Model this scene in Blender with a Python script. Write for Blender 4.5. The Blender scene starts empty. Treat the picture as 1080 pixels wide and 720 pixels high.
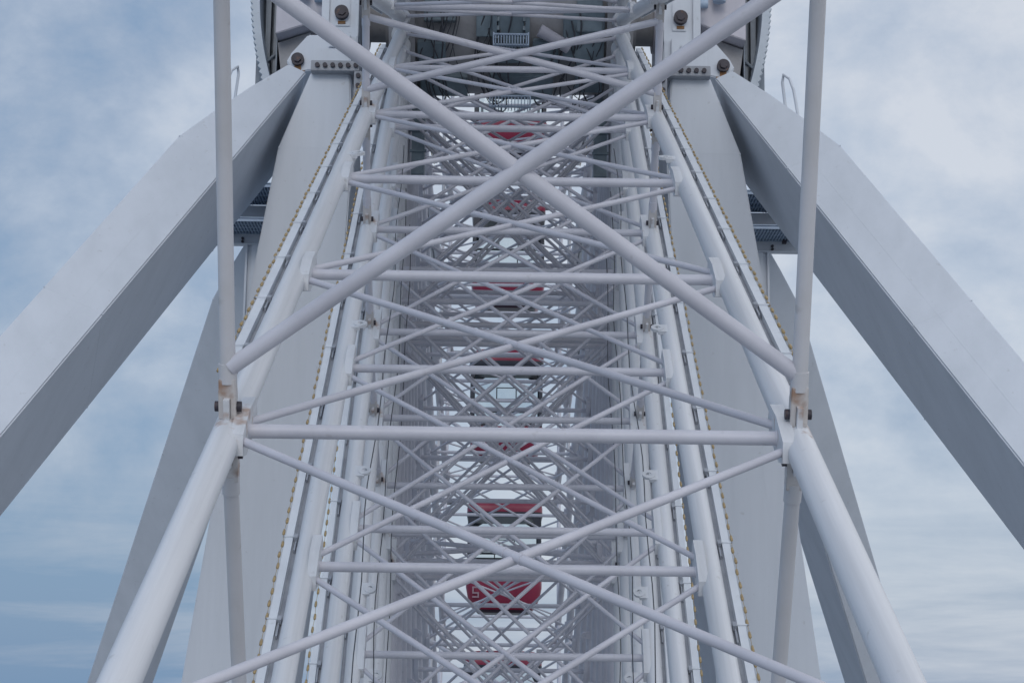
import bpy, bmesh, math, random
from mathutils import Vector, Matrix
random.seed(7)
S = 4.0            # metres per wheel width: all lengths below are in wheel widths
COL = bpy.context.scene.collection
sin, cos, rad = math.sin, math.cos, math.radians
V = Vector

# ------------------------------------------------------------------ materials
def new_mat(name):
    m = bpy.data.materials.new(name); m.use_nodes = True
    nt = m.node_tree; b = nt.nodes['Principled BSDF']
    return m, nt, b

def paint(name, c1, c2, rough=.42, scale=1.2, streak=(1, 1, 1), rust=0.0, metal=0.0, bump=.02, rust_col=(.20, .085, .035)):
    m, nt, b = new_mat(name)
    tc = nt.nodes.new('ShaderNodeTexCoord')
    mp = nt.nodes.new('ShaderNodeMapping'); mp.inputs['Scale'].default_value = streak
    nt.links.new(tc.outputs['Object'], mp.inputs['Vector'])
    n = nt.nodes.new('ShaderNodeTexNoise'); n.inputs['Scale'].default_value = scale
    n.inputs['Detail'].default_value = 7; n.inputs['Roughness'].default_value = .62
    nt.links.new(mp.outputs[0], n.inputs['Vector'])
    r = nt.nodes.new('ShaderNodeValToRGB')
    r.color_ramp.elements[0].position = .32; r.color_ramp.elements[0].color = (*c2, 1)
    r.color_ramp.elements[1].position = .62; r.color_ramp.elements[1].color = (*c1, 1)
    nt.links.new(n.outputs['Fac'], r.inputs['Fac'])
    out = r.outputs['Color']
    # sparse dirt specks
    n2 = nt.nodes.new('ShaderNodeTexNoise'); n2.inputs['Scale'].default_value = 9; n2.inputs['Detail'].default_value = 5
    nt.links.new(tc.outputs['Object'], n2.inputs['Vector'])
    r2 = nt.nodes.new('ShaderNodeValToRGB')
    r2.color_ramp.elements[0].position = .66; r2.color_ramp.elements[0].color = (0, 0, 0, 1)
    r2.color_ramp.elements[1].position = .76; r2.color_ramp.elements[1].color = (1, 1, 1, 1)
    nt.links.new(n2.outputs['Fac'], r2.inputs['Fac'])
    mul = nt.nodes.new('ShaderNodeMath'); mul.operation = 'MULTIPLY'; mul.inputs[1].default_value = .35
    nt.links.new(r2.outputs['Color'], mul.inputs[0])
    mx = nt.nodes.new('ShaderNodeMixRGB'); mx.inputs['Color2'].default_value = (c2[0]*.6, c2[1]*.57, c2[2]*.52, 1)
    nt.links.new(mul.outputs[0], mx.inputs['Fac']); nt.links.new(out, mx.inputs['Color1']); out = mx.outputs['Color']
    if rust > 0:
        n3 = nt.nodes.new('ShaderNodeTexNoise'); n3.inputs['Scale'].default_value = 5.5; n3.inputs['Detail'].default_value = 8
        nt.links.new(tc.outputs['Object'], n3.inputs['Vector'])
        r3 = nt.nodes.new('ShaderNodeValToRGB')
        r3.color_ramp.elements[0].position = .62-rust*.2; r3.color_ramp.elements[0].color = (0, 0, 0, 1)
        r3.color_ramp.elements[1].position = .78-rust*.2; r3.color_ramp.elements[1].color = (1, 1, 1, 1)
        nt.links.new(n3.outputs['Fac'], r3.inputs['Fac'])
        m3 = nt.nodes.new('ShaderNodeMixRGB'); m3.inputs['Color2'].default_value = (*rust_col, 1)
        nt.links.new(r3.outputs['Color'], m3.inputs['Fac']); nt.links.new(out, m3.inputs['Color1']); out = m3.outputs['Color']
    nt.links.new(out, b.inputs['Base Color'])
    b.inputs['Roughness'].default_value = rough; b.inputs['Metallic'].default_value = metal
    bp = nt.nodes.new('ShaderNodeBump'); bp.inputs['Strength'].default_value = bump*6; bp.inputs['Distance'].default_value = bump
    nt.links.new(n.outputs['Fac'], bp.inputs['Height']); nt.links.new(bp.outputs[0], b.inputs['Normal'])
    return m

def node_rust(m, radii, spread=.10):
    """rust bleeding from the pin joints: patches at given distances along the member (local -y), in metres"""
    nt = m.node_tree; b = nt.nodes['Principled BSDF']
    src = b.inputs['Base Color'].links[0].from_socket
    tc = nt.nodes.new('ShaderNodeTexCoord'); sx = nt.nodes.new('ShaderNodeSeparateXYZ')
    nt.links.new(tc.outputs['Object'], sx.inputs[0])
    acc = None
    for r in radii:
        a = nt.nodes.new('ShaderNodeMath'); a.operation = 'ADD'; a.inputs[1].default_value = r
        nt.links.new(sx.outputs['Y'], a.inputs[0])
        ab = nt.nodes.new('ShaderNodeMath'); ab.operation = 'ABSOLUTE'; nt.links.new(a.outputs[0], ab.inputs[0])
        mr = nt.nodes.new('ShaderNodeMapRange'); mr.inputs['From Min'].default_value = .02; mr.inputs['From Max'].default_value = spread*S
        mr.inputs['To Min'].default_value = .26; mr.inputs['To Max'].default_value = 0
        nt.links.new(ab.outputs[0], mr.inputs['Value'])
        if acc is None: acc = mr.outputs[0]
        else:
            mm = nt.nodes.new('ShaderNodeMath'); mm.operation = 'MAXIMUM'
            nt.links.new(acc, mm.inputs[0]); nt.links.new(mr.outputs[0], mm.inputs[1]); acc = mm.outputs[0]
    n = nt.nodes.new('ShaderNodeTexNoise'); n.inputs['Scale'].default_value = 6; n.inputs['Detail'].default_value = 8
    nt.links.new(tc.outputs['Object'], n.inputs['Vector'])
    ad = nt.nodes.new('ShaderNodeMath'); ad.operation = 'ADD'; nt.links.new(n.outputs['Fac'], ad.inputs[0]); nt.links.new(acc, ad.inputs[1])
    rr = nt.nodes.new('ShaderNodeValToRGB')
    rr.color_ramp.elements[0].position = .74; rr.color_ramp.elements[0].color = (0, 0, 0, 1)
    rr.color_ramp.elements[1].position = .86; rr.color_ramp.elements[1].color = (.75, .75, .75, 1)
    nt.links.new(ad.outputs[0], rr.inputs['Fac'])
    mx = nt.nodes.new('ShaderNodeMixRGB'); mx.inputs['Color2'].default_value = (.36, .22, .15, 1)
    nt.links.new(rr.outputs['Color'], mx.inputs['Fac']); nt.links.new(src, mx.inputs['Color1'])
    nt.links.new(mx.outputs['Color'], b.inputs['Base Color'])

WHITE = paint('white_steel_paint', (.70, .71, .735), (.56, .57, .59), scale=1.0, streak=(7, .16, 7))
node_rust(WHITE, [2.64*S, 5.94*S])
TUBE = paint('white_tube_paint', (.62, .615, .668), (.50, .495, .545), scale=1.1)
AGED = paint('aged_beige_tube_paint', (.60, .60, .63), (.51, .50, .50), scale=.7, rough=.5)
LEGM = paint('pale_leg_paint', (.60, .64, .70), (.54, .58, .635), scale=.8, streak=(2.2, 2.2, .22), rough=.5)
CHAN = paint('white_channel_paint', (.68, .71, .75), (.58, .61, .65), scale=1.0)
RUSTY = paint('rust_stained_paint', (.62, .60, .60), (.50, .46, .43), scale=3, rust=.25, rust_col=(.34, .22, .16))
BOLT = paint('dark_bolt_steel', (.042, .036, .050), (.028, .024, .034), rough=.55, scale=6, rust=.05)
RUSTDRIP = paint('rust_drip', (.30, .17, .08), (.22, .11, .05), rough=.9, scale=8)
DARKT = paint('dark_teal_machinery', (.20, .26, .30), (.13, .17, .20), rough=.5, scale=2.5)
DARKB = paint('brown_grey_machinery', (.33, .33, .345), (.23, .23, .24), rough=.6, scale=2)
DARKC = paint('dark_frame_paint', (.22, .26, .31), (.15, .18, .22), rough=.5, scale=2)
CABLE = paint('black_cable', (.075, .08, .095), (.05, .055, .065), rough=.6, scale=8)
GALV = paint('galvanised_grating', (.36, .45, .57), (.28, .36, .47), rough=.5, scale=4)
HOUSE = paint('lilac_grey_housing_paint', (.50, .49, .54), (.42, .41, .46), rough=.5, scale=1.2)
CLAD = paint('corrugated_cladding_paint', (.44, .49, .55), (.36, .41, .46), rough=.45, scale=1.5)
GAPM = paint('bracket_and_shade_grey', (.34, .36, .40), (.24, .26, .30), rough=.5, scale=3)  # bracket paint; also colours the painted shade of the channel gap and head flange
AMBER = paint('amber_lamp_plastic', (.44, .32, .15), (.31, .22, .11), rough=.35, scale=20)
RED = paint('red_cabin_paint', (.27, .026, .062), (.21, .020, .048), rough=.28, scale=1.5, bump=.005)
CABDARK = paint('cabin_dark_trim', (.035, .04, .055), (.025, .028, .04), rough=.35, scale=3)
CABGREY = paint('cabin_grey_frame', (.30, .32, .35), (.24, .26, .29), rough=.4, scale=3)
MARK = paint('white_marking', (.36, .24, .28), (.28, .18, .21), rough=.5)
GROUNDM = paint('ground_paving', (.29, .305, .315), (.23, .245, .255), rough=.9, scale=.05)

GLASS, nt, b = new_mat('cabin_glass')
tr = nt.nodes.new('ShaderNodeBsdfTransparent'); tr.inputs[0].default_value = (.86, .90, .91, 1)
gl = nt.nodes.new('ShaderNodeBsdfGlossy'); gl.inputs['Roughness'].default_value = .04
mx = nt.nodes.new('ShaderNodeMixShader'); lw = nt.nodes.new('ShaderNodeLayerWeight'); lw.inputs['Blend'].default_value = .25
nt.links.new(lw.outputs['Fresnel'], mx.inputs[0]); nt.links.new(tr.outputs[0], mx.inputs[1]); nt.links.new(gl.outputs[0], mx.inputs[2])
nt.links.new(mx.outputs[0], nt.nodes['Material Output'].inputs[0])

# ------------------------------------------------------------------ mesh builder
class MB:
    def __init__(s): s.v = []; s.f = []; s.sm = []; s.mi = 0; s.ml = []
    def add(s, vs, fs, smooth=False):
        o = len(s.v); s.v += [tuple(v) for v in vs]
        s.f += [tuple(i+o for i in f) for f in fs]; s.sm += [smooth]*len(fs); s.ml += [s.mi]*len(fs)
    def tube(s, a, b, r, n=12, r2=None, cap=True):
        a, b = V(a), V(b); r2 = r if r2 is None else r2
        d = (b-a).normalized(); u = d.orthogonal().normalized(); w = d.cross(u)
        vs = [a+(u*cos(t)+w*sin(t))*r for t in [2*math.pi*i/n for i in range(n)]]
        vs += [b+(u*cos(t)+w*sin(t))*r2 for t in [2*math.pi*i/n for i in range(n)]]
        s.add(vs, [(i, (i+1) % n, n+(i+1) % n, n+i) for i in range(n)], True)
        if cap:
            s.add(vs[:n], [tuple(range(n))[::-1]]); s.add(vs[n:], [tuple(range(n))])
        return s
    def path(s, pts, r, n=6):
        pts = [V(p) for p in pts]; rings = []
        u = (pts[1]-pts[0]).normalized().orthogonal().normalized()
        for i, p in enumerate(pts):
            d = (pts[min(i+1, len(pts)-1)]-pts[max(i-1, 0)]).normalized()
            u = (u-d*u.dot(d)).normalized(); w = d.cross(u)
            rings.append([p+(u*cos(t)+w*sin(t))*r for t in [2*math.pi*k/n for k in range(n)]])
        vs = [v for q in rings for v in q]; fs = []
        for i in range(len(pts)-1):
            for k in range(n): fs.append((i*n+k, i*n+(k+1) % n, (i+1)*n+(k+1) % n, (i+1)*n+k))
        s.add(vs, fs, True); return s
    def box(s, c, d, M=None):
        c = V(c); h = V(d)/2
        vs = []
        for x in (-1, 1):
            for y in (-1, 1):
                for z in (-1, 1):
                    p = V((x*h.x, y*h.y, z*h.z))
                    if M: p = M @ p
                    vs.append(c+p)
        s.add(vs, [(0, 1, 3, 2), (4, 6, 7, 5), (0, 4, 5, 1), (2, 3, 7, 6), (0, 2, 6, 4), (1, 5, 7, 3)]); return s
    def bb(s, x0, x1, y0, y1, z0, z1):
        return s.box(((x0+x1)/2, (y0+y1)/2, (z0+z1)/2), (abs(x1-x0), abs(y1-y0), abs(z1-z0)))
    def loft(s, secs, smooth=False, cap=True):
        n = len(secs[0]); vs = [v for q in secs for v in q]; fs = []
        for i in range(len(secs)-1):
            for k in range(n): fs.append((i*n+k, i*n+(k+1) % n, (i+1)*n+(k+1) % n, (i+1)*n+k))
        s.add(vs, fs, smooth)
        if cap: s.add(secs[0], [tuple(range(n))[::-1]]); s.add(secs[-1], [tuple(range(n))])
        return s
    def prism(s, poly, axis, a, b):
        """poly of 2-D points extruded along axis from a to b"""
        def P(p, t):
            return {'x': (t, p[0], p[1]), 'y': (p[0], t, p[1]), 'z': (p[0], p[1], t)}[axis]
        return s.loft([[P(p, a) for p in poly], [P(p, b) for p in poly]])
    def mesh(s, name, mat, bevel=0):
        me = bpy.data.meshes.new(name)
        me.from_pydata([(v[0]*S, v[1]*S, v[2]*S) for v in s.v], [], s.f)
        bm = bmesh.new(); bm.from_mesh(me)
        for f, q, mi in zip(bm.faces, s.sm, s.ml): f.smooth = q; f.material_index = mi
        bmesh.ops.remove_doubles(bm, verts=bm.verts, dist=1e-5)
        bmesh.ops.recalc_face_normals(bm, faces=bm.faces)
        if bevel:
            es = [e for e in bm.edges if len(e.link_faces) == 2 and e.calc_face_angle(0) > .5 and not e.link_faces[0].smooth]
            bmesh.ops.bevel(bm, geom=es, offset=bevel*S, segments=2, affect='EDGES', clamp_overlap=True)
        for e in bm.edges:
            if len(e.link_faces) == 2 and e.link_faces[0].smooth != e.link_faces[1].smooth: e.smooth = False
        bm.to_mesh(me); bm.free()
        for q in (mat if isinstance(mat, (list, tuple)) else [mat]): me.materials.append(q)
        return me
    def build(s, name, mat, parent=None, bevel=0):
        return link(name, s.mesh(name, mat, bevel), parent)

def link(name, data, parent=None, rx=None):
    o = bpy.data.objects.new(name, data); COL.objects.link(o)
    if parent: o.parent = parent
    if rx is not None: o.rotation_euler = (rx, 0, 0)
    return o
def tag(o, label=None, cat=None, group=None, kind=None):
    if label: o['label'] = label
    if cat: o['category'] = cat
    if group: o['group'] = group
    if kind: o['kind'] = kind
    return o

# ------------------------------------------------------------------ wheel
A1 = rad(27.317); DTH = rad(9.0)
R0, PAN = 1.54, 1.10
NODES = [R0+PAN*j for j in range(7)]            # 1.54 .. 8.14
R_IN, R_MID, R_RIM, R_PIV = NODES[1], NODES[4], NODES[6], 9.05
CH = .0272
KB = .468

wheel = link('ferris_wheel', None)
tag(wheel, 'giant white lattice observation wheel seen edge-on from its rim, spokes converging on the hub', 'ferris wheel')

def ang(k): return A1+DTH*(k-1)

# shared meshes for a spoke (local: radial direction = -y, side = x, tangential up = +z)
def chord(m, s, n):
    m.tube((s*.5, -.40, 0), (s*.5, -R_PIV, 0), CH, n)
    m.tube((s*.5, -.36, 0), (s*.5, -.52, 0), CH*1.5, n)                # stub sleeve at the hub
    for r in (NODES[1], NODES[4], NODES[6]):                             # tangs the ring struts pin to
        for t in (-1, 1):
            m.box((s*.5, -r, t*.040), (.010, .046, .046))
    for r in NODES[:5]+NODES[6:]:                                       # folded plate box towards the crossbar
        poly = [(-(r-.115), .000), (-(r-.10), .030), (-(r-.02), .034), (-(r+.075), .020), (-(r+.085), -.016), (-(r+.04), -.030), (-(r-.08), -.026)]
        m.prism(poly, 'x', s*(.5-CH*.45), s*(KB-.004))
    for r in (3.48,):                                                   # lifting lug: a ring plate
        c = V((s*(.5-.038), -r, .020))
        m.box((s*.478, -r, .020), (.03, .05, .012))
        for i in range(12):
            t0, t1 = 2*math.pi*i/12, 2*math.pi*(i+1)/12
            q = [c+V((cos(t0)*ra, sin(t0)*ra, z)) for ra, z in ((.009, 0), (.021, 0), (.021, .009), (.009, .009))]
            w = [c+V((cos(t1)*ra, sin(t1)*ra, z)) for ra, z in ((.009, 0), (.021, 0), (.021, .009), (.009, .009))]
            m.loft([q, w], cap=False)
    return m
def bar(m, r, n):
    m.tube((-KB, -r, 0), (KB, -r, 0), .0128, n)
    if n > 10:
        for s in (-1, 1): m.tube((s*(KB-.002), -r, 0), (s*(KB-.008), -r, 0), .0150, n, r2=.0130)
    return m
def xbrace(m, ra, rb, n, rr=.0078, k=KB+.01):
    m.tube((-k, -ra-.05, .003), (k, -rb+.05, .003), rr, n)
    m.tube((k, -ra-.05, -.003), (-k, -rb+.05, -.003), rr, n)
    if n > 10:      # weld bead round the crossing
        c = V((0, -(ra+rb)/2, 0)); d = V((2*k, -(rb-ra)+.1, 0)).normalized()
        for e in (-1, 1):
            m.tube(c+d*e*.016+V((0, 0, .003)), c+d*e*.019+V((0, 0, .003)), rr*1.12, n)
    return m
LR0, LR1 = .9, R_MID-.34
def channel(s):
    m = MB(); x0, x1 = s*.5405, s*.5595; rm, L = (LR0+LR1)/2, LR1-LR0
    m.box(((x0+x1)/2, -rm, .006), (.019, L, .004))
    m.box((x1-s*.0015, -rm, -.002), (.003, L, .0118)); m.box((x0+s*.0015, -rm, -.002), (.003, L, .0118))
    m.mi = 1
    m.box((s*.5325, -rm, -.008), (.014, L, .004))  # flat grey strip standing in for the shadow between chord and channel
    r = LR0+.15; i = 0
    while r < LR1:
        m.mi = 0; m.box((s*.5495, -r, .0098), (.026, .004, .0034))
        m.mi = 1; m.box((s*.5335, -r, .005), (.010, .018, .016))
        m.box((s*(.5345+.002*sin(i*2.3)), -r-.035, .0), (.004, .06+.02*sin(i*1.7), .009))
        m.box((s*.5625, -r, .0098), (.008, .0035, .003))
        r += PAN/3; i += 1
    return m
def rope(s):
    """one moulded string: beads joined by a hair-thin cord"""
    m = MB(); n = 6; secs = []; r = LR0; i = 0
    while r < LR1:
        cx, cz = s*(.5650+.0012*sin(i*2.9)), .008+.0012*sin(i*2.1)
        for dr, ra in ((0, .0007), (.0005, .0033), (.012, .0041), (.0215, .0035), (.022, .0007)):
            secs.append([(cx+ra*cos(t), -(r+dr), cz+ra*sin(t)) for t in [2*math.pi*q/n for q in range(n)]])
        r += .054+.003*sin(i*1.3); i += 1
    m.loft(secs, True); return m
def side_mesh(fn, name, mat): return {s: fn(s).mesh(name, mat) for s in (-1, 1)}
chord_me = side_mesh(lambda s: chord(MB(), s, 20), 'chord', WHITE)
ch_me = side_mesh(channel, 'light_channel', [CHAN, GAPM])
rope_me = side_mesh(rope, 'rope_light', AMBER)
barm = MB(); bar(barm, 0, 18); bar_me = barm.mesh('crossbar', TUBE)
xm = MB(); xbrace(xm, 0, PAN, 12); x_me = xm.mesh('cross_brace', TUBE)
# far spoke: chords and lattice in one shared mesh (too small in view to tell its members apart)
fm = MB(); chord(fm, -1, 10); chord(fm, 1, 10)
for r in NODES: bar(fm, r, 8)
for j in range(6): xbrace(fm, NODES[j], NODES[j+1], 6)
xbrace(fm, .46, R0, 6)
far_me = fm.mesh('spoke', TUBE)
# the root lattice that ties both chords together next to the hub carries the near spokes
rt = MB(); xbrace(rt, .46, R0, 12); root_me = rt.mesh('spoke', TUBE)

for k in range(-2, 38):
    a = ang(k)
    if -1 <= k <= 7:
        sp = link('spoke', root_me, wheel, a)
        for s in (-1, 1): link('chord', chord_me[s], sp)
        for j, r in enumerate(NODES):
            o = link('crossbar', bar_me, sp); o.location = (0, -r*S, 0)
            if j < 6:
                o = link('cross_brace', x_me, sp); o.location = (0, -r*S, 0)
    else:
        sp = link('spoke', far_me, wheel, a)
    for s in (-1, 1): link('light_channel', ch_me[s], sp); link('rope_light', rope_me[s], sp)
    if k in (3, 4, 5):      # loose black cable running down the inside of the chord
        for s in (-1, 1):
            m = MB(); pts = []; rr = 1.3
            while rr < 6.2:
                pts.append((s*(.455-.006*k+.008*sin(rr*3.1+k)+.005*sin(rr*7.7+s)), -rr, .025+.012*sin(rr*4.3+k))); rr += .16
            m.path(pts, .0019, 5); m.build('black_cable', CABLE, sp)

# ring struts: tangential tubes between neighbouring spokes at three radii
def strut_pts(r, k, off):
    """end points beside the chord of spoke k and k+1, in the wheel frame (y, z)"""
    a, b = ang(k), ang(k+1)
    A = V((0, -r*cos(a), -r*sin(a))); B = V((0, -r*cos(b), -r*sin(b)))
    d = (B-A).normalized()
    return A+d*off, B-d*off, d
def ring(name, r, rs, off, n, pins):
    # one strut mesh in a local frame: along -z, both ends with a fork; origin at mid-strut
    L = 2*r*sin(DTH/2)-2*off
    m = MB(); m.tube((0, 0, L/2-.055), (0, 0, -L/2+.055), rs, n)
    for e in (-1, 1):
        m.tube((0, 0, e*(L/2-.085)), (0, 0, e*(L/2-.05)), rs*1.15, n)
    me = m.mesh(name, AGED if name.startswith('middle') else TUBE)
    fme, pme = {}, {}
    for e in (-1, 1):
        f = MB()
        for x in (-1, 1): f.box((x*rs*.74, 0, e*(L/2-.014)), (rs*.70, rs*1.95, .052))
        f.box((0, 0, e*(L/2-.041)), (rs*2.10, rs*1.9, .036))
        fme[e] = f.mesh('fork', RUSTY, bevel=.0012)
        p = MB()
        p.tube((-rs*1.2, 0, e*(L/2-.008)), (rs*1.2, 0, e*(L/2-.008)), rs*.42, 10)
        for x in (-1, 1):
            p.tube((x*rs*1.08, 0, e*(L/2-.008)), (x*rs*1.66, 0, e*(L/2-.008)), rs*.68, 8)
        pme[e] = p.mesh('pin', BOLT)
    for k in range(-2, 38):
        am = (ang(k)+ang(k+1))/2; rm_ = r*cos(DTH/2)
        for s in (-1, 1):
            o = link(name, me, wheel, am)
            o.location = (s*.5*S, -rm_*cos(am)*S, -rm_*sin(am)*S)
            if k in pins:
                for e in (-1, 1): link('fork', fme[e], o); link('pin', pme[e], o)
ring('inner_ring_strut', R_IN, .0128, .030, 14, range(-1, 7))
ring('middle_ring_strut', R_MID, .0140, .036, 16, range(-1, 4))
ring('rim_beam', R_RIM, .018, .03, 12, ())
def ring_brace(name, r, ks, rr, inset, n):
    L = 2*r*sin(DTH/2)-2*inset
    m = MB()
    m.tube((-.495, .003, L/2), (.495, .003, -L/2), rr, n)
    m.tube((.495, -.003, L/2), (-.495, -.003, -L/2), rr, n)
    me = m.mesh(name, TUBE)
    for k in ks:
        am = (ang(k)+ang(k+1))/2; rm_ = r*cos(DTH/2)
        o = link(name, me, wheel, am); o.location = (0, -rm_*cos(am)*S, -rm_*sin(am)*S)
ring_brace('middle_ring_brace', R_MID, range(-2, 38, 2), .0150, .115, 16)
ring_brace('inner_ring_brace', R_IN, (0, 10, 20, 30), .0125, .085, 14)

# hub: drum, flanges, axle, machinery and cables
def disc(m, x0, x1, r, n=48): m.tube((x0, 0, 0), (x1, 0, 0), r, n)
m = MB(); disc(m, -.44, .44, .34); hub = m.build('hub_drum', DARKB, wheel)
for s in (-1, 1):
    m = MB(); disc(m, s*.44, s*.47, .40); disc(m, s*.53, s*.56, .40); disc(m, s*.47, s*.53, .33)
    for i in range(40):
        t = DTH*i+A1+DTH/2
        m.box((s*.5, -.375*cos(t), -.375*sin(t)), (.06, .05, .008), Matrix.Rotation(t, 3, 'X'))
    m.build('flange', DARKB, hub)
m = MB()
for t, x0, x1, w in ((50, -.43, -.30, .10), (28, .24, .43, .12), (62, .30, .43, .10), (20, -.16, -.02, .07), (75, -.1, .2, .1), (5, -.4, -.25, .1), (8, .3, .42, .12), (45, .1, .22, .08), (75, -.42, -.2, .08)):
    a = rad(t)
    m.box(((x0+x1)/2, -.355*cos(a), -.355*sin(a)), (x1-x0, .035, w*2), Matrix.Rotation(a, 3, 'X'))
m.build('equipment_box', DARKT, hub, bevel=.004)
m = MB()
a = rad(30)
for x in (-.075, .075): m.box((x, -.385*cos(a), -.385*sin(a)), (.02, .05, .22), Matrix.Rotation(a, 3, 'X'))
m.box((0, -.37*cos(a), -.37*sin(a)), (.12, .04, .24), Matrix.Rotation(a, 3, 'X'))
for i in range(5):
    for x in (-.062, .062): m.box((x, -.40*cos(a+i*.1-.2), -.40*sin(a+i*.1-.2)), (.016, .016, .02))
m.build('hatch', DARKT, hub)
for zc, w in ((-.23, .076), (-.47, .09)):
    m = MB()
    y = -.40 if zc > -.3 else -.24
    m.bb(-w, w, y-.01, y+.01, zc+.018, zc+.026); m.bb(-w, w, y-.01, y+.01, zc-.030, zc-.024)
    for i in range(12):
        x = -w+2*w*(i+.5)/12
        m.box((x, y, zc-.004), (.004, .02, .05))
        m.box((x, y+.04, zc-.012), (.004, .08, .02))
    m.bb(-w-.006, -w, y-.01, y+.08, zc-.03, zc+.03); m.bb(w, w+.006, y-.01, y+.08, zc-.03, zc+.03)
    m.build('grating_step', GALV, hub)
m = MB()
for i in range(34):       # loops of cable hung under and across the drum
    x = random.uniform(-.42, .42); n = 9
    if i < 16: cx = random.choice((-.34, .34, 0.0)); x = cx+random.uniform(-.07, .07)
    t0 = rad(random.uniform(5, 40)); t1 = rad(random.uniform(70, 125)); pts = []
    ph = random.uniform(0, 6)
    for j in range(n):
        t = t0+(t1-t0)*j/(n-1); rr = .378+.014*sin(j*.8+ph)+(.03*sin(j*.6+ph*2)+.03 if i < 16 else 0)
        pts.append((x+.045*sin(j*.55+ph), -rr*cos(t), -rr*sin(t)))
    m.path(pts, random.choice((.002, .003, .004)), 6)
m.build('cable_bundle', CABLE, hub)
m = MB()
m.tube((.13, -.36, -.17), (.24, -.33, -.22), .03, 16, r2=.024); m.tube((.24, -.33, -.22), (.27, -.32, -.235), .033, 16)
m.build('motor', HOUSE, hub)
for s in (-1, 1):         # cable trays hanging inside the flanges
    m = MB()
    m.bb(s*.40, s*.46, -.02, .10, -.76, -.36)
    for z in (-.45, -.55, -.65): m.bb(s*.39, s*.468, -.028, -.018, z-.006, z+.006)
    m.build('cable_tray', DARKT, hub)
m = MB(); disc(m, -.80, .80, .105, 32)
for s in (-1, 1): disc(m, s*.561, s*.59, .16, 32)
m.build('axle', DARKB, wheel)

# pivots of the cabins on the rim (both sides)
for k in range(14, 23):
    a = ang(k); m = MB()
    for s in (-1, 1): m.tube((s*.53, -R_PIV*cos(a), -R_PIV*sin(a)), (s*.33, -R_PIV*cos(a), -R_PIV*sin(a)), .03, 14)
    m.build('cabin_pivot', CABGREY, wheel)

# ------------------------------------------------------------------ cabins
def rr_section(w, d, z, c, n=5):
    pts = []
    for sx, sy, t0 in ((1, 1, 0), (-1, 1, 90), (-1, -1, 180), (1, -1, 270)):
        for i in range(n+1):
            t = rad(t0+90*i/n)
            pts.append((sx*(w-c)+c*cos(t), sy*(d-c)+c*sin(t), z))
    return pts
W2, D2 = .345, .345
def sh(w, z, c=.10): return rr_section(W2*w, D2*w, z, c*w)
cab = {}
m = MB(); m.loft([sh(.40, .045), sh(.80, .035), sh(.965, .0), sh(1.0, -.05), sh(1.0, -.085)], True); cab['roof'] = m.mesh('roof', RED)
m = MB(); m.loft([sh(1.004, -.087), sh(1.004, -.12), sh(.99, -.135)], True); cab['fascia'] = m.mesh('fascia', CABDARK)
# window band: glass with rounded openings made by a dark frame in front
m = MB(); m.loft([sh(.975, -.135), sh(.985, -.45), sh(.975, -.70)], True, cap=False); cab['glass'] = m.mesh('window_glass', GLASS)
m = MB(); m.loft([sh(1.0, -.70), sh(1.0, -.77), sh(.95, -.86), sh(.86, -.93), sh(.76, -.965)], True); cab['belly'] = m.mesh('belly', RED)
m = MB(); m.loft([sh(.75, -.966), sh(.68, -.99), sh(.60, -.995)], True); cab['underside'] = m.mesh('underside', CABDARK)
m = MB()
for sx in (-1, 1):
    for sy in (-1, 1):
        m.box((sx*(W2-.028), sy*(D2-.028), -.418), (.03, .03, .565))
        m.prism([(sx*(W2-.03), -.136), (sx*(W2-.14), -.136), (sx*(W2-.08), -.17), (sx*(W2-.038), -.25)], 'y', sy*(D2-.010), sy*(D2-.022))
for sy in (-1, 1):
    m.bb(-W2*.97, W2*.97, sy*(D2-.012), sy*(D2-.026), -.475, -.455)
    for x in (-.09, .09): m.bb(x-.005, x+.005, sy*(D2-.012), sy*(D2-.022), -.455, -.34)
    m.bb(-.095, .095, sy*(D2-.012), sy*(D2-.022), -.345, -.337)
for sx in (-1, 1):
    m.bb(sx*(W2-.012), sx*(W2-.026), -D2*.97, D2*.97, -.475, -.455)
cab['frame'] = m.mesh('window_frame', CABDARK)
m = MB()
for sx in (-1, 1): m.bb(sx*.10, sx*.27, -.25, .25, -.66, -.64); m.bb(sx*.255, sx*.275, -.25, .25, -.64, -.50)
cab['seat'] = m.mesh('bench_seat', CABGREY)
labels = {14: 'red cabin under the lowest ones in view, hidden below the frame edge',
 15: 'red cabin below the lowest red roof in view, hardly showing in the lattice',
 16: 'lowest red roofed cabin in view, at the foot of the bright gap in the lattice',
 17: 'red cabin whose round cornered belly carries a white figure 5',
 18: 'red cabin with glass sides directly above the one marked 5',
 19: 'red cabin two places above the one marked 5, behind the big cross brace',
 20: 'red cabin whose bottom peeps out directly beneath the dark hub',
 21: 'red cabin wholly behind the dark hub drum'}
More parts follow.
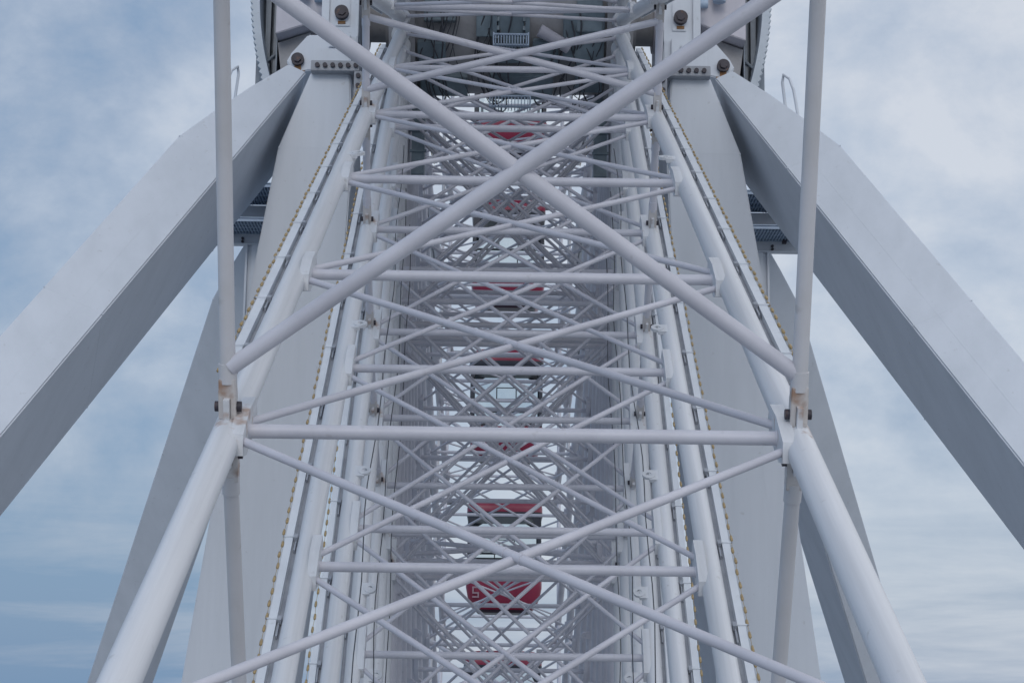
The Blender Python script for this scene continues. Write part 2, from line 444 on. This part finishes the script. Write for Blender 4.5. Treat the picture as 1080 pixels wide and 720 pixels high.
for k in range(16, 21):
    a = ang(k)
    c = link('wheel_cabin', None); c.location = (.028*S, -R_PIV*cos(a)*S, (-R_PIV*sin(a)-.035)*S)
    tag(c, labels[k], 'cabin', 'cabins hanging on the far rim of the wheel')
    for key, nm in (('roof', 'roof'), ('fascia', 'fascia'), ('glass', 'window_glass'), ('frame', 'window_frame'), ('belly', 'belly'), ('underside', 'underside'), ('seat', 'bench_seat')):
        link(nm, cab[key], c)
    if k == 17:      # the painted figure on the side facing the wheel
        m = MB(); x0, z0, w, h, t = -.285, -.865, .062, .10, .014
        y = -D2-.003
        m.bb(x0, x0+w, y, y+.012, z0+h-t, z0+h); m.bb(x0, x0+t, y, y+.012, z0+h*.5, z0+h-t-.0005)
        m.bb(x0, x0+w, y, y+.012, z0+h*.5-t, z0+h*.5-.0005); m.bb(x0+w-t, x0+w, y, y+.012, z0+t, z0+h*.5-t-.0005); m.bb(x0, x0+w, y, y+.012, z0, z0+t-.0005)
        m.build('number', MARK, c)

# ------------------------------------------------------------------ support towers
HX, HY, HZ, LA, LB, WN, WM = .9568, .30, -.3551, .4541, .8271, .2441, .5197
GZ = -10.6
def leg_sections(side, fr):
    d = V((side*LA, fr*LB, -1)).normalized(); n = V((-side, 0, -LA)).normalized(); mm = d.cross(n).normalized()
    if mm.y > 0: mm = -mm
    out = []
    for s, f in ((.24, .36), (.42, .62), (.60, .83), (.77, 1.0), (.90, 1.0), (2.4, 1.0), (5.0, 1.0), (-(GZ-HZ)+.25, 1.0)):
        c = V((side*HX, fr*HY, HZ))+V((side*LA, fr*LB, -1))*s
        def P(i, j, s=s, f=f):
            i2 = 1-(1-i)*f if i < 0 else i
            j2 = j if fr < 0 or j < 0 else 1.0
            return c+n*(i2*WN/2)+mm*(j2*WM/2)
        out.append([P(-1, -1), P(1, -1), P(1, 1), P(-1, 1)])
    return out, d, n, mm
def tower(side):
    t = link('support_tower', None); t.location = (side*1.5*S, 0, GZ*S)
    tag(t, ('pale steel tower of box legs and bearing block at the left of the wheel' if side < 0 else
            'pale steel tower of box legs and bearing block at the right of the wheel'), 'support tower', 'support towers either side of the wheel')
    off = V((-side*1.5*S, 0, -GZ*S))
    def fin(o, lab=None):
        o.location = off
        if lab: o['label'] = lab
        return o
    sub = lambda mb, name, mat, par, bevel=0: mb.build(name, mat, par, bevel)
    # raking legs
    for fr in (-1, 1):
        secs, d, n, mm = leg_sections(side, fr)
        m = MB(); m.loft(secs); leg = fin(m.build('raking_leg', LEGM, t, bevel=.006),
            'raking box leg reaching out towards the viewer' if fr < 0 else 'shaded raking box leg slanting away behind')
        m = MB()
        for s in (.77, 1.55, 3.2, 4.9):     # weld seams standing proud
            c = V((side*HX, fr*HY, HZ))+V((side*LA, fr*LB, -1))*s
            f = .0003
            P = lambda i, j: c+n*(i*(WN/2+f))+mm*(j*(WM/2+f))
            q = [P(-1, -1), P(1, -1), P(1, 1), P(-1, 1)]
            m.loft([[v-d*.0016 for v in q], [v+d*.0016 for v in q]])
        c0 = V((side*HX, fr*HY, HZ)); e = V((side*LA, fr*LB, -1))
        for i0 in (.15,):                   # long seam on the front plate
            p0 = c0+e*.8+n*(i0*WN/2)+mm*(WM/2+.0004); p1 = c0+e*5+n*(i0*WN/2)+mm*(WM/2+.0004)
            m.loft([[p0-n*.001, p0+n*.001, p0+n*.001-mm*.004, p0-n*.001-mm*.004], [p1-n*.001, p1+n*.001, p1+n*.001-mm*.004, p1-n*.001-mm*.004]])
        m.build('weld_seam', LEGM, leg)
        # hand hoop on the upper edge
        m = MB(); c = c0+e*.46-n*(WN/2*.75)+mm*(WM/2*.8)-V((0, 0, .055))
        o_ = V((-side*.15, 0, 1)); e = V((0, fr, 0)); ex = V((side*.4, fr*.5, -.2))
        m.path([c+ex*.07, c+ex*.07+o_*.12, c+ex*.05+o_*.17, c+o_*.185, c-ex*.02+o_*.15, c-ex*.035], .0065, 8)
        m.build('hand_hoop', LEGM, leg)
    # upright leg
    X = lambda x, y, z: V((side*x, y, z))
    rows = [(-.515, .698, .867, -.74, -.24), (-.859, .676, .996, -.75, -.22), (-1.351, .695, 1.075, -.75, -.20), (-3.103, .876, 1.306, -.75, -.16), (GZ, 1.62, 2.27, -.75, -.10)]
    secs = [[X(a, y0, z), X(b, y0, z), X(b, y1, z), X(a, y1, z)] for z, a, b, y0, y1 in rows]
    m = MB(); m.loft(secs); up = fin(m.build('upright_leg', LEGM, t, bevel=.006))
    m = MB()
    for z in (-.859, -1.83, -2.79):
        i = max(j for j in range(len(rows)-1) if rows[j][0] >= z-1e-6)
        r0_, r1_ = rows[i], rows[i+1]; u = (z-r0_[0])/(r1_[0]-r0_[0])
        a = r0_[1]+(r1_[1]-r0_[1])*u; b = r0_[2]+(r1_[2]-r0_[2])*u; f = .0004
        q = lambda zz: [X(a-f, -.75-f, zz), X(b+f, -.75-f, zz), X(b+f, -.70, zz), X(a-f, -.70, zz)]
        m.loft([q(z-.003), q(z+.003)])
    for u in (.38, .72):
        p = []
        for z, a, b, y0, y1 in rows[1:4]:
            x = a+(b-a)*u; p.append([X(x-.0014, -.7506, z), X(x+.0014, -.7506, z), X(x+.0014, -.746, z), X(x-.0014, -.746, z)])
        m.loft(p)
    m.build('weld_seam', LEGM, up)
    # bolted head flange (an angle: along the top and down the inner side)
    m = MB(); m.bb(side*0.6547, side*0.8637, -.79, -.72, -0.5247, -0.4785); m.bb(side*0.6393, side*0.6759, -.79, -.72, -0.7346, -0.5252); m.bb(side*.68, side*.86, -.72, -.22, -.512, -.47)
    fl = fin(m.build('head_flange', GAPM, t, bevel=.002))  # shade on the flange is put into this darker grey
    m = MB(); m.bb(side*.70, side*.86, -.70, -.24, -.469, -.393); fin(m.build('leg_neck', LEGM, t))
    m = MB()
    for i in range(6): m.tube(X(0.6692+.0332*i, -.79, -0.5016), X(0.6692+.0332*i, -.802, -0.5016), .0105, 8)
    for i in range(4): m.tube(X(0.6576, -.79, -0.5469-.045*i), X(0.6576, -.802, -0.5469-.045*i), .0105, 8)
    m.build('bolt', BOLT, fl)
    # saddle with the pin of the raking leg
    m = MB()
    poly = [(side*.693, -.344), (side*.95, -.392), (side*.99, -.385), (side*1.02, -.345), (side*1.0, -.305), (side*.925, -.215), (side*.70, -.215)]
    m.prism(poly, 'y', -.38, .36)
    sd = fin(m.build('saddle', LEGM, t, bevel=.005))
    m = MB(); m.bb(side*.775, side*.83, -.392, -.381, -.275, -.24); m.bb(side*.73, side*.765, -.40, -.381, -.34, -.216); m.build('lug_plate', LEGM, sd, bevel=.002)
    m = MB(); m.tube(X(.967, -.38, -.338), X(.967, -.405, -.338), .029, 20); m.tube(X(.967, -.405, -.338), X(.967, -.415, -.338), .018, 6); m.build('pin', BOLT, sd)
    m = MB(); m.box(X(.967, -.383, -.375), (.030, .006, .03)); m.box(X(.962, -.383, -.391), (.055, .006, .006)); m.build('rust_streak', RUSTDRIP, sd)
    # bearing block over the axle
    m = MB(); m.bb(side*.70, side*.87, -.33, .33, -.2145, .75)
    bl = fin(m.build('bearing_block', LEGM, t, bevel=.006))
    m = MB(); m.bb(side*.70, side*.715, -.345, -.331, -.21, .74); m.bb(side*.835, side*.87, -.345, -.331, -.21, .74); m.bb(side*.74, side*.805, -.336, -.331, -.155, -.015); m.build('stiffener', LEGM, bl, bevel=.002)
    m = MB(); m.tube(X(.778, -.337, -.095), X(.778, -.365, -.095), .032, 22); m.tube(X(.778, -.365, -.095), X(.778, -.372, -.095), .02, 6); m.build('pin', BOLT, bl)
    m = MB(); m.box(X(.778, -.338, -.138), (.034, .005, .014)); m.build('rust_streak', RUSTDRIP, bl)
    # inner bearing cap round the axle
    m = MB(); m.tube(X(.70, 0, 0), X(.675, 0, 0), .14, 32); fin(m.build('bearing_cap', HOUSE, t))
    # machine housing outboard
    m = MB()
    poly = [(side*.872, -.02), (side*.95, -.055), (side*1.11, -.11), (side*1.11, .75), (side*.872, .75)]
    m.prism(poly, 'y', -.10, .60)
    hs = fin(m.build('machine_housing', HOUSE, t, bevel=.004))
    m = MB(); poly = [(side*.94, -.17), (side*1.09, -.27), (side*1.11, -.12), (side*.955, -.064)]; m.prism(poly, 'y', .0, .5); m.build('housing_underside', DARKB, hs)
    m = MB(); m.tube(X(.90, -.12, .05), X(.90, -.12, .12), .028, 14); m.tube(X(.92, -.2, .03), X(.86, -.2, .03), .02, 12); m.tube(X(.98, -.15, .06), X(.98, -.15, .2), .03, 14); m.build('valve', GALV, hs)
    # dark open frame with corrugated cladding
    m = MB()
    for x in (1.125, 1.165, 1.205): m.bb(side*(x-.012), side*(x+.012), .05, .10, -.40, .75)
    for x in (1.14, 1.19): m.bb(side*(x-.02), side*(x+.02), .30, .34, -.38, .75)
    m.tube(X(1.215, .03, -.02), X(1.165, .04, -.20), .009, 8); m.tube(X(1.165, .04, -.20), X(1.20, .04, -.36), .009, 8); m.tube(X(1.12, .04, -.16), X(1.165, .04, -.2), .008, 8)
    m.bb(side*1.112, side*1.118, .0, .6, -.30, .75)
    m.bb(side*1.12, side*1.20, .14, .145, -.4, .75)
    fin(m.build('cage_frame', DARKC, t))
    m = MB(); pts = []
    z = -.40; i = 0
    outl, inl = [], []
    while z < .75:
        x = 1.230+(.0065 if i % 2 else -.0065); x -= .32*max(0, .12-z)**2
        outl.append((side*x, z)); inl.append((side*(1.192-.32*max(0, .12-z)**2), z)); z += .0145; i += 1
    m.prism(outl+inl[::-1], 'y', -.10, .13)
    fin(m.build('corrugated_cladding', CLAD, t))
    # service platform beside the upright leg
    m = MB()
    for y, z0, z1 in ((.352, -.917, -.828), (.40, -1.009, -.973)):
        m.bb(side*.99, side*1.46, y, y+.012, z0, z1); m.bb(side*.99, side*1.46, y-.02, y+.03, z0-.005, z0-.0005)
    m.bb(side*1.0, side*1.46, .412, .415, -.975, -.828)
    pf = fin(m.build('service_platform', LEGM, t))
    m = MB()
    for y0, y1, z in ((.02, .348, -.826), (.15, .397, -.960)):
        for i in range(44):
            x = .80+.66*i/43; m.bb(side*x-.0022, side*x+.0022, y0, y1, z, z+.014)
        for j in range(5):
            y = y0+(y1-y0)*j/4; m.bb(side*.80, side*1.46, y-.003, y+.003, z+.0005, z+.0145)
        m.bb(side*.8, side*1.46, y0-.01, y1+.002, z+.0155, z+.02)
    m.build('grating', GALV, pf)
    m = MB()
    for z in (-.983, -.999): m.tube(X(1.295, .40, z), X(1.295, .388, z), .007, 8)
    m.bb(side*1.34, side*1.36, .36, .385, -.975, -.95)
    m.build('bolt', BOLT, pf)
    m = MB(); m.bb(side*1.27, side*1.28, .40, .42, -3.6, -1.012); m.bb(side*1.19, side*1.25, .40, .43, -3.6, -1.012); m.bb(side*1.25, side*1.27, .416, .42, -3.6, -1.012)
    fin(m.build('ladder_column', LEGM, t))
    return t
tower(-1); tower(1)

# ------------------------------------------------------------------ ground
m = MB()
g = 1600; m.add([(-g, -g, GZ), (g, -g, GZ), (g, g, GZ), (-g, g, GZ)], [(0, 1, 2, 3)])
o = m.build('ground', GROUNDM); tag(o, kind='structure')

# ------------------------------------------------------------------ camera
cam = bpy.data.cameras.new('camera'); co = bpy.data.objects.new('camera', cam); COL.objects.link(co)
C = V((-.02207, -8.56591, -3.18702)); pi_ = rad(10.8108); ya = .00551; ro = .0133; f = 1987.7
fwd = V((sin(ya)*cos(pi_), cos(ya)*cos(pi_), sin(pi_))); r0 = V((cos(ya), -sin(ya), 0)); u0 = r0.cross(fwd)
Rv = r0*cos(ro)+u0*sin(ro); U = -r0*sin(ro)+u0*cos(ro)
M = Matrix((( Rv.x, U.x, -fwd.x, C.x*S), (Rv.y, U.y, -fwd.y, C.y*S), (Rv.z, U.z, -fwd.z, C.z*S), (0, 0, 0, 1)))
co.matrix_world = M
cam.sensor_width = 36; cam.sensor_fit = 'HORIZONTAL'; cam.lens = 36*f/1080
cam.clip_start = .05; cam.clip_end = 20000
bpy.context.scene.camera = co

# ------------------------------------------------------------------ light and sky
SUN_EL, SUN_AZ = rad(28), rad(184)      # azimuth measured clockwise from +y
sc = bpy.context.scene
w = bpy.data.worlds.new('World'); sc.world = w; w.use_nodes = True
nt = w.node_tree; N = nt.nodes; Lk = nt.links
bg = N['Background']
sky = N.new('ShaderNodeTexSky'); sky.sky_type = 'NISHITA'; sky.sun_disc = False
sky.sun_elevation = SUN_EL; sky.sun_rotation = SUN_AZ; sky.altitude = 50; sky.air_density = 1.2; sky.dust_density = 2.0
tc = N.new('ShaderNodeTexCoord')
sep = N.new('ShaderNodeSeparateXYZ'); Lk.new(tc.outputs['Generated'], sep.inputs[0])
# cloud sheets: direction stretched so that banks flatten towards the horizon
mp = N.new('ShaderNodeMapping'); mp.inputs['Scale'].default_value = (3.4, 3.4, 4.6); mp.inputs['Location'].default_value = (1.7, 0.4, 3.3)
Lk.new(tc.outputs['Generated'], mp.inputs['Vector'])
n1 = N.new('ShaderNodeTexNoise'); n1.inputs['Scale'].default_value = 2.6; n1.inputs['Detail'].default_value = 9; n1.inputs['Roughness'].default_value = .6; n1.inputs['Distortion'].default_value = .15
Lk.new(mp.outputs[0], n1.inputs['Vector'])
mp2 = N.new('ShaderNodeMapping'); mp2.inputs['Scale'].default_value = (2.2, 2.2, 17); mp2.inputs['Location'].default_value = (.3, 2.4, .9)
Lk.new(tc.outputs['Generated'], mp2.inputs['Vector'])
n2 = N.new('ShaderNodeTexNoise'); n2.inputs['Scale'].default_value = 1.9; n2.inputs['Roughness'].default_value = .6; n2.inputs['Detail'].default_value = 8; n2.inputs['Distortion'].default_value = .3
Lk.new(mp2.outputs[0], n2.inputs['Vector'])
low = N.new('ShaderNodeMapRange'); low.inputs['From Min'].default_value = .05; low.inputs['From Max'].default_value = .13
Lk.new(sep.outputs['Z'], low.inputs['Value'])
mixn = N.new('ShaderNodeMix'); mixn.data_type = 'FLOAT'
Lk.new(low.outputs[0], mixn.inputs[0]); Lk.new(n2.outputs['Fac'], mixn.inputs[2]); Lk.new(n1.outputs['Fac'], mixn.inputs[3])
# the cloud deck is brighter towards +x and higher up
def mth(op, x, y):
    q = N.new('ShaderNodeMath'); q.operation = op
    for i_, v_ in enumerate((x, y)):
        if isinstance(v_, (int, float)): q.inputs[i_].default_value = v_
        else: Lk.new(v_, q.inputs[i_])
    return q.outputs[0]
mid = mth('MULTIPLY', mth('MAXIMUM', mth('SUBTRACT', 1.0, mth('MULTIPLY', mth('ABSOLUTE', sep.outputs['X'], 0.0), 7.0)), 0.0), .22)
nz = mth('ADD', mth('MULTIPLY', mth('SUBTRACT', mixn.outputs[0], .5), 1.55), mid)
fac = mth('ADD', mth('ADD', mth('ADD', nz, .50), mth('MULTIPLY', sep.outputs['X'], .75)), mth('MULTIPLY', mth('SUBTRACT', mth('MINIMUM', sep.outputs['Z'], .5), .17), .9))
cr = N.new('ShaderNodeValToRGB'); el = cr.color_ramp.elements
el[0].position = .12; el[0].color = (.195, .32, .505, 1)
el[1].position = .92; el[1].color = (.67, .71, .785, 1)
e = el.new(.40); e.color = (.345, .435, .58, 1)
e = el.new(.66); e.color = (.51, .58, .695, 1)
Lk.new(fac, cr.inputs['Fac'])
scl = N.new('ShaderNodeVectorMath'); scl.operation = 'SCALE'; 
back = mth('MULTIPLY', mth('ADD', mth('MULTIPLY', mth('MAXIMUM', mth('MULTIPLY', sep.outputs['Y'], -1.0), 0.0), .8), 1.0), 10.0)
Lk.new(back, scl.inputs['Scale'])
Lk.new(cr.outputs['Color'], scl.inputs[0])
mxs = N.new('ShaderNodeMixRGB'); mxs.inputs['Fac'].default_value = .88
Lk.new(sky.outputs[0], mxs.inputs['Color1']); Lk.new(scl.outputs[0], mxs.inputs['Color2'])
Lk.new(mxs.outputs[0], bg.inputs['Color']); bg.inputs['Strength'].default_value = .10

sl = bpy.data.lights.new('sun', 'SUN'); sl.energy = .7; sl.angle = rad(25); sl.color = (1, .96, .92)
so = bpy.data.objects.new('sun', sl); COL.objects.link(so)
dirv = V((sin(SUN_AZ)*cos(SUN_EL), cos(SUN_AZ)*cos(SUN_EL), sin(SUN_EL)))
so.rotation_euler = dirv.to_track_quat('Z', 'Y').to_euler()

sc.view_settings.view_transform = 'Standard'; sc.view_settings.look = 'None'
sc.view_settings.exposure = 0.0; sc.view_settings.gamma = 1
